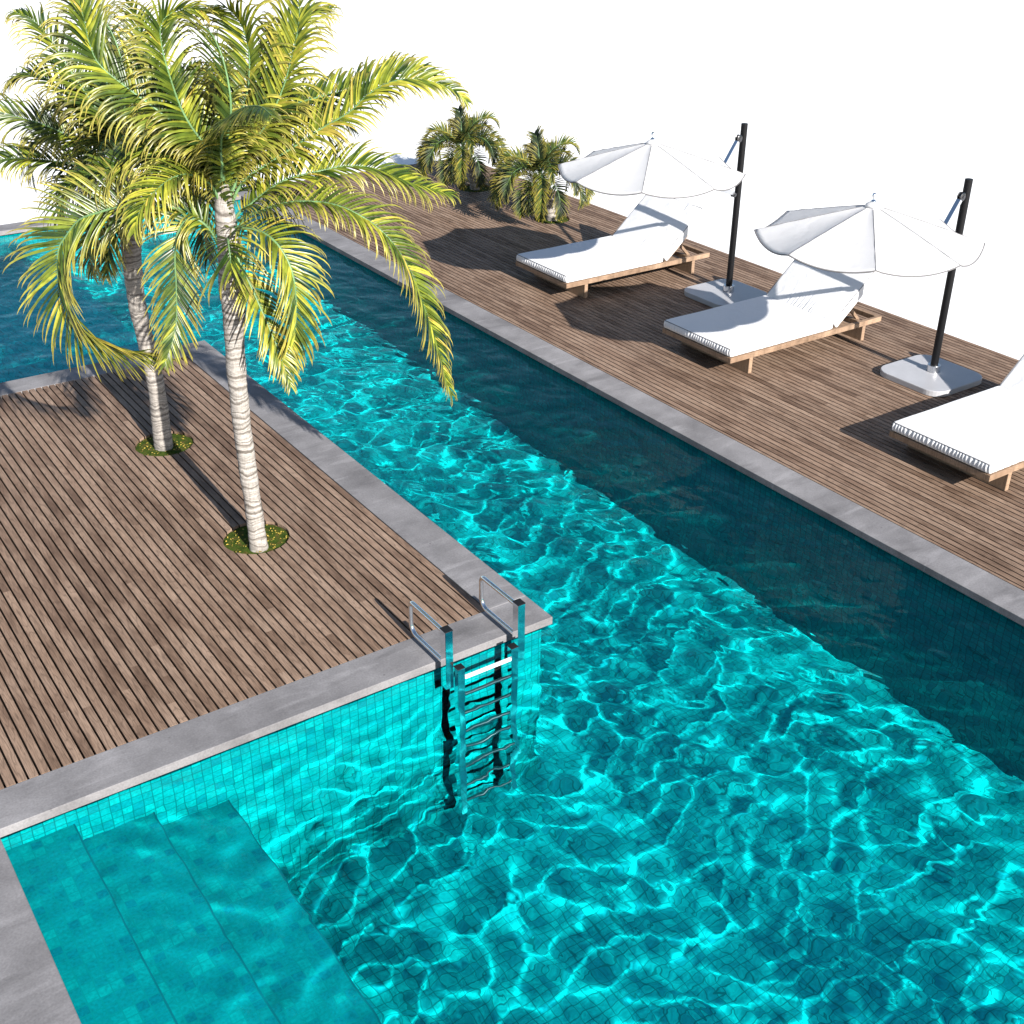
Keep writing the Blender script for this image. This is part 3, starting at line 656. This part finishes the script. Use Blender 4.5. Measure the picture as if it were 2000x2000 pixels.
def make_lounger(x, y, label):
    t = tag(empty('sun_lounger', (x, y, 0)), label, 'sun lounger', 'white sun loungers in a row on the deck')
    W2 = .655; LX = 2.795
    bm = bmesh.new()
    box(bm, 0, LX, -W2, -W2+.055, .215, .285); box(bm, 0, LX, W2-.055, W2, .215, .285)
    box(bm, .0, .055, -W2+.0555, W2-.0555, .217, .283); box(bm, LX-.058, LX-.003, -W2+.0555, W2-.0555, .217, .283)
    box(bm, LX-.40, LX-.345, -W2+.0555, W2-.0555, .220, .280)
    xx = .07
    while xx < 2.30: box(bm, xx, xx+.085, -W2+.0555, W2-.0555, .240, .262); xx += .093
    bm_obj('frame', bm, frame_wood_m, t, bevel=.003, seg=1)
    for lx in (.345, 2.445):
        bm = bmesh.new(); box(bm, lx, lx+.06, -W2+.012, W2-.012, 0, .2145); bm_obj('leg', bm, frame_wood_m, t, bevel=.003, seg=1)
    rd = random.Random(8); ph_ = [rd.uniform(0, 6.28) for _ in range(6)]
    def d1(p, u, v, w):
        front = max(0, 1-(p.x-.02)/.05)
        if front > 0 and w < .97:
            y_ = p.y; s_ = math.sin(y_*2*math.pi/.047+1.6*math.sin(y_*7+ph_[0])+(w*2.0)*math.sin(y_*23))
            p = p+Vector((-.0065*s_*front*math.sin(math.pi*min(1, w*1.05))**.5-.008*front*math.sin(math.pi*w), 0, 0))
        side = max(0, 1-(min(p.y+.64, .64-p.y))/.03)
        if side > 0 and w < .9:
            p = p+Vector((0, .004*math.sin(p.x*2*math.pi/.11+2*math.sin(p.x*5))*side*(1 if p.y > 0 else -1), 0))
        if w > .9:
            p = p+Vector((0, 0, .006*noise.noise(Vector((p.x*2.2, p.y*3, 3)))+.004*math.sin(math.pi*u)*math.sin(math.pi*v)))
        return p
    v, f_ = puffy(.005, 1.855, -.640, .640,   .287, .400, 50, 150, 9, .022, d1)
    mt = mesh_obj('mattress', v, f_, mattress_m, t, smooth=True)
    bm = bmesh.new(); tube(bm, [(.006, yy, .3935) for yy in [(-.622+1.244*i/30) for i in range(31)]], .0045, 6)
    bm_obj('piping', bm, trim_m, mt, smooth=True)
    # raised back: cushion on a board, propped by two struts
    A_ = rad(40.5); R = Matrix.Translation((1.988, 0, .293)) @ Matrix.Rotation(-A_, 4, 'Y')
    def d2(p, u, v, w):
        if w > .5:
            a = max(0, 1-u/.33); cl = math.exp(-((p.y+.04)/.36)**2)
            wr_ = sum(math.exp(-((p.y-c_)/.0085)**2)*h_ for c_, h_ in WR)*a**1.3*min(1, u/.03)
            p = p+Vector((0, 0, -.014*wr_+.012*math.sin(math.pi*min(1, u*1.05))*math.sin(math.pi*v)+.010*noise.noise(Vector((p.x*3, p.y*2.2, 7)))))
            e = max(0, 1-(1-u)/.25); p.z += .008*e*(math.exp(-((p.y+.33+(1-u)*.2)/.012)**2)+math.exp(-((p.y+.36-(1-u)*.1)/.012)**2))
        return R @ p
    WR = [(-.16, 1.0), (-.11, .6), (-.05, 1.1), (.0, .5), (.04, .9), (.075, .7), (.12, 1.0), (.165, .8), (.19, .5), (-.20, .5), (.24, .8)]
    v, f_ = puffy(-.055, .925, -.640, .640, .030, .165, 60, 150, 8, .026, d2)
    bc = mesh_obj('back_cushion', v, f_, cushion_m, t, smooth=True)
    bm = bmesh.new()
    for zz in (.160,):
        tube(bm, [R @ Vector(q) for q in [(-.02+.92*i/10, -.632, zz) for i in range(11)]+[(.918, -.62+1.24*i/14, zz) for i in range(15)]+[(.90-.92*i/10, .632, zz) for i in range(11)]], .0045, 6)
    bm_obj('piping', bm, trim_m, bc, smooth=True)
    bm = bmesh.new(); box(bm, .03, .90, -.58, -.53, -.022, .021, R); box(bm, .03, .90, .53, .58, -.022, .021, R)
    for q in range(9): box(bm, .06+q*.094, .06+q*.094+.08, -.5295, .5295, -.005, .018, R)
    bm_obj('back_frame', bm, frame_wood_m, t, bevel=.002, seg=1)
    for sy in (-.53, .49):
        bm = bmesh.new(); S = Matrix.Translation((2.24, sy, .50)) @ Matrix.Rotation(rad(45), 4, 'Y')
        box(bm, 0, .34, 0, .04, -.02, .02, S); bm_obj('strut', bm, frame_wood_m, t, bevel=.002, seg=1)
    return t
L1 = make_lounger(10.335, 14.321, 'white sun lounger farthest along the row, beside the bushy palms, shaded by the far parasol')
for (x, y, lab) in ((10.335, 10.873, 'middle white sun lounger between the two pale parasol bases, half shaded'), (10.343, 7.043, 'fully sunlit white sun lounger cut off at the right edge, below the nearer parasol base')):
    c = copy_tree(L1); c.location = (x, y, 0); c['label'] = lab

# ------------------------------------------------------------------ parasols
pulley_m = simple('dark_steel', (.12, .12, .125), .25, 1)
def make_parasol(x, y, label):
    t = tag(empty('parasol', (x, y, 0)), label, 'parasol', 'white cantilever parasols on the deck')
    # base: rounded square slab
    bm = bmesh.new(); hx, rr = .50, .21; pts = []
    for cx, cy, a0 in ((hx-rr, hx-rr, 0), (-hx+rr, hx-rr, 90), (-hx+rr, -hx+rr, 180), (hx-rr, -hx+rr, 270)):
        for q in range(9): a = rad(a0+90*q/8); pts.append((cx+rr*math.cos(a)-.06, cy+rr*math.sin(a)-.02))
    top = [bm.verts.new((px, py, .078)) for px, py in pts]; bot = [bm.verts.new((px, py, .001)) for px, py in pts]
    bm.faces.new(top); bm.faces.new(list(reversed(bot)))
    for i in range(len(pts)): j = (i+1) % len(pts); bm.faces.new((bot[i], bot[j], top[j], top[i]))
    bm_obj('base_plate', bm, base_m, t, bevel=.010, seg=3)
    bm = bmesh.new(); tube(bm, [(0, 0, .079), (0, 0, .165)], .080, 32); bm_obj('collar', bm, brushed_m, t, bevel=.003, smooth=True, autosmooth=40)
    bm = bmesh.new(); tube(bm, [(0, 0, .1555), (0, 0, 2.50)], .047, 32); pole = bm_obj('pole', bm, blackmetal_m, t, bevel=.003, smooth=True, autosmooth=40)
    def pulley(z, r):
        bm = bmesh.new()
        for yy, r_ in ((-.033, r), (.012, r)):
            tube(bm, [(-.082, yy, z), (-.082, yy+.006, z), (-.082, yy+.014, z), (-.082, yy+.02, z)], [r_*.8, r_, r_, r_*.8], 24)
        tube(bm, [(-.082, -.014, z), (-.082, .0125, z)], r*.65, 20); tube(bm, [(-.082, -.042, z), (-.082, -.034, z)], r*.4, 16)
        box(bm, -.07, -.03, -.012, .012, z-.02, z+.02)
        return bm_obj('pulley', bm, pulley_m, pole, smooth=True, autosmooth=40)
    pulley(2.305, .052); pulley(1.52, .036)
    CX, CY = -1.71, -.05; HZ = 2.12
    def bar(name, p, q, w, h, m):
        p, q = Vector(p), Vector(q); d = q-p; M = Matrix.Translation(p) @ d.to_track_quat('X', 'Z').to_matrix().to_4x4(); bm = bmesh.new(); box(bm, 0, d.length, -w, w, -h, h, M); return bm_obj(name, bm, m, t, bevel=.002, seg=1)
    bar('boom', (-.095, 0, 1.545), (CX+.03, CY, HZ-.01), .02, .03, brushed_m)
    bar('strut', (-.11, 0, 2.27), (-.50, -.02, 1.725), .030, .022, chrome_m)
    # canopy
    R_, ZR, ZA = 1.25, 2.095, 2.45; nr, nt_ = 22, 14; V = []; Fc = []; idm = {}
    def pt(s8, i, j):
        u = i/nr; tt = j/nt_; a0, a1 = rad(45*s8), rad(45*(s8+1))
        c0, c1 = Vector((math.cos(a0), math.sin(a0), 0)), Vector((math.cos(a1), math.sin(a1), 0))
        bul = 4*tt*(1-tt); c_ = c0.lerp(c1, tt); out_ = c_.normalized()
        p = c_*R_*u+out_*(.035*bul*u**3)
        z = ZA+(ZR-ZA)*(u**1.06) - .075*bul*u**3 - .022*bul*math.sin(math.pi*u)
        z += .004*math.sin(tt*40+s8)*math.exp(-(min(tt, 1-tt)/.12)**2)*math.sin(u*30+s8)*u
        return Vector((CX, CY, 0))+Vector((p.x, p.y, z))
    for s8 in range(8):
        for i in range(nr+1):
            for j in range(nt_+1):
                key = (0,) if i == 0 else ((s8*nt_+j) % (8*nt_), i)
                if key not in idm: idm[key] = len(V); V.append(pt(s8, i, j))
    for s8 in range(8):
        for i in range(nr):
            for j in range(nt_):
                g_ = lambda i_, j_: idm[(0,) if i_ == 0 else ((s8*nt_+j_) % (8*nt_), i_)]
                q = [g_(i, j), g_(i+1, j), g_(i+1, j+1), g_(i, j+1)]
                q = [q[0], q[1], q[2]] if i == 0 else q
                Fc.append(tuple(q))
    cn = mesh_obj('canopy', V, Fc, canopy_m, t, smooth=True)
    sol = cn.modifiers.new('thickness', 'SOLIDIFY'); sol.thickness = .005; sol.offset = 0
    es = cn.data; sharp = set()
    at = es.attributes.new('sharp_edge', 'BOOLEAN', 'EDGE')
    ribv = {}
    for (key, vi) in idm.items():
        if len(key) == 2 and key[0] % nt_ == 0: ribv[vi] = key[0]
    ribv[idm[(0,)]] = None
    vals = []
    for e in es.edges:
        a, b_ = e.vertices; vals.append(a in ribv and b_ in ribv and (ribv[a] == ribv[b_] or ribv[a] is None or ribv[b_] is None))
    at.data.foreach_set('value', vals)
    # hem round the rim
    rim = [pt(s8, nr, j) for s8 in range(8) for j in range(nt_)]; rim.append(rim[0])
    bm = bmesh.new(); tube(bm, rim, .008, 6, cap=False); bm_obj('hem', bm, trim_m, cn, smooth=True)
    bm = bmesh.new()
    for s8 in range(8): tube(bm, [pt(s8, i, 0)+Vector((0, 0, .0035)) for i in range(2, nr+1, 2)], .0035, 5)
    bm_obj('seams', bm, trim_m, cn, smooth=True)
    for s8 in range(8):
        a0 = rad(45*s8); pts_ = [Vector((CX, CY, 0))+Vector((math.cos(a0)*R_*u, math.sin(a0)*R_*u, ZA+(ZR-ZA)*u**1.06-.014)) for u in (.05, .3, .6, .985)]
        bm = bmesh.new(); tube(bm, pts_, .007, 8); bm_obj('rib', bm, brushed_m, t, smooth=True)
    bm = bmesh.new(); tube(bm, [(CX, CY, HZ-.06), (CX, CY, HZ+.03), (CX, CY, ZA-.02)], [.03, .022, .018], 16); bm_obj('hub', bm, brushed_m, t, smooth=True)
    bm = bmesh.new(); tube(bm, [(CX, CY, ZA-.012), (CX, CY, ZA+.010), (CX, CY, ZA+.030), (CX, CY, ZA+.040)], [.085, .078, .05, .012], 24); bm_obj('top_cap', bm, canopy_m, t, smooth=True)
    bm = bmesh.new(); prof = [(.034, .0), (.030, .012), (.018, .02), (.010, .03), (.010, .045), (.019, .055), (.025, .068), (.025, .078), (.018, .092), (.006, .099)]
    tube(bm, [(CX, CY, ZA+.036+z) for r, z in prof], [r for r, z in prof], 20); bm_obj('finial', bm, chrome_m, t, smooth=True)
    return t
P1 = make_parasol(12.58, 8.87, 'white parasol with black pole over the middle sun lounger, nearer of the two')
c = copy_tree(P1); c.location = (12.55, 12.60, 0); c['label'] = 'white parasol with black pole over the farthest sun lounger, in front of the bushy palms'

# ------------------------------------------------------------------ pool ladder
brushed_dark_m = simple('wet_steel', (.22, .25, .27), .3, 1)
lad = tag(empty('pool_ladder', (4.515, 7.0, 0)), 'chrome pool ladder with square posts and two hoop handrails at the island corner', 'ladder')
def bx(name, x0, x1, y0, y1, z0, z1, m, parent, bev=.002):
    bm = bmesh.new(); box(bm, x0, x1, y0, y1, z0, z1); return bm_obj(name, bm, m, parent, bevel=bev, seg=1)
for sx, px, rx in ((-1, -.337, -.262), (1, .375, .268)):
    post = bx('post', px-.036, px+.036, -.05, .032, -.205, .392, chrome_m, lad)
    bx('cap', px-.038, px+.038, -.052, .034, .3925, .400, blackcap_m, post, .001)
    hx = px-.012
    arc = lambda cy, cz, r, a0, a1: [(hx, cy+r*math.cos(rad(a0+(a1-a0)*i/6)), cz+r*math.sin(rad(a0+(a1-a0)*i/6))) for i in range(7)]
    path = [(hx, .033, .365)]+[(hx, .12+.36*i/4, .365) for i in range(4)]+arc(.50, .315, .05, 90, 0)+[(hx, .55, .25), (hx, .55, .19)]+arc(.46, .15, .09, 0, -90)+[(hx, .3, .06), (hx, .15, .06), (hx, .033, .06)]
    bm = bmesh.new(); tube(bm, path, .021, 16); bm_obj('handrail', bm, chrome_m, lad, smooth=True, autosmooth=50)
    rail = bx('rail', rx-.034, rx+.034, -.11, -.045, -1.98, .03, chrome_m, lad)
    bx('cap', rx-.036, rx+.036, -.112, -.043, .0305, .038, blackcap_m, rail, .001)
for i in range(8):
    bx('rung', -.226, .232, -.105 if i else -.115, -.075 if i else -.085, -.084-.25*i, -.058-.25*i, white_tread_m if i == 0 else brushed_dark_m, lad, .004)
for o in lad.children_recursive: o.cycles.is_caustics_receiver = True

# ------------------------------------------------------------------ light, sky, camera
sun = bpy.data.lights.new('sun', 'SUN'); sun.energy = 5.0; sun.angle = rad(.5); sun.color = (1.0, .955, .89); sun.cycles.is_caustics_light = True
so = link(bpy.data.objects.new('sun', sun))
d = SUN_AZ_DIR*math.cos(SUN_EL)+Vector((0, 0, -math.sin(SUN_EL))); so.rotation_euler = d.to_track_quat('-Z', 'Y').to_euler(); so.location = (0, -10, 20)
W = bpy.data.worlds.new('World'); sc.world = W; W.use_nodes = True; nt = W.node_tree
sky = nt.nodes.new('ShaderNodeTexSky'); sky.sky_type = 'NISHITA'; sky.sun_disc = False; sky.sun_elevation = SUN_EL
sky.sun_rotation = math.atan2(-SUN_AZ_DIR.x, -SUN_AZ_DIR.y); sky.dust_density = .6; sky.ozone_density = 1.2
nt.links.new(sky.outputs[0], nt.nodes['Background'].inputs[0]); nt.nodes['Background'].inputs[1].default_value = .07
cam = bpy.data.cameras.new('camera'); cam.lens = 36*2381.9/2000; cam.sensor_width = 36; cam.clip_end = 2000
co = link(bpy.data.objects.new('camera', cam)); sc.camera = co
p, r, yaw = rad(29.0682), rad(.4804), rad(34.5335)
fwd = Vector((math.sin(yaw)*math.cos(p), math.cos(yaw)*math.cos(p), -math.sin(p))); rt = Vector((math.cos(yaw), -math.sin(yaw), 0)); up = rt.cross(fwd)
r2 = rt*math.cos(r)+up*math.sin(r); u2 = -rt*math.sin(r)+up*math.cos(r)
M = Matrix((r2, u2, -fwd)).transposed().to_4x4(); M.translation = (0, 0, 6); co.matrix_world = M
vs_ = sc.view_settings; vs_.view_transform = 'Standard'; vs_.look = 'None'; vs_.exposure = EXPO; vs_.gamma = 1
sc.cycles.use_denoising = True; sc.cycles.denoiser = 'OPENIMAGEDENOISE'
sc.cycles.max_bounces = 10; sc.cycles.diffuse_bounces = 1; sc.cycles.transmission_bounces = 10; sc.cycles.transparent_max_bounces = 8; sc.cycles.sample_clamp_indirect = 6
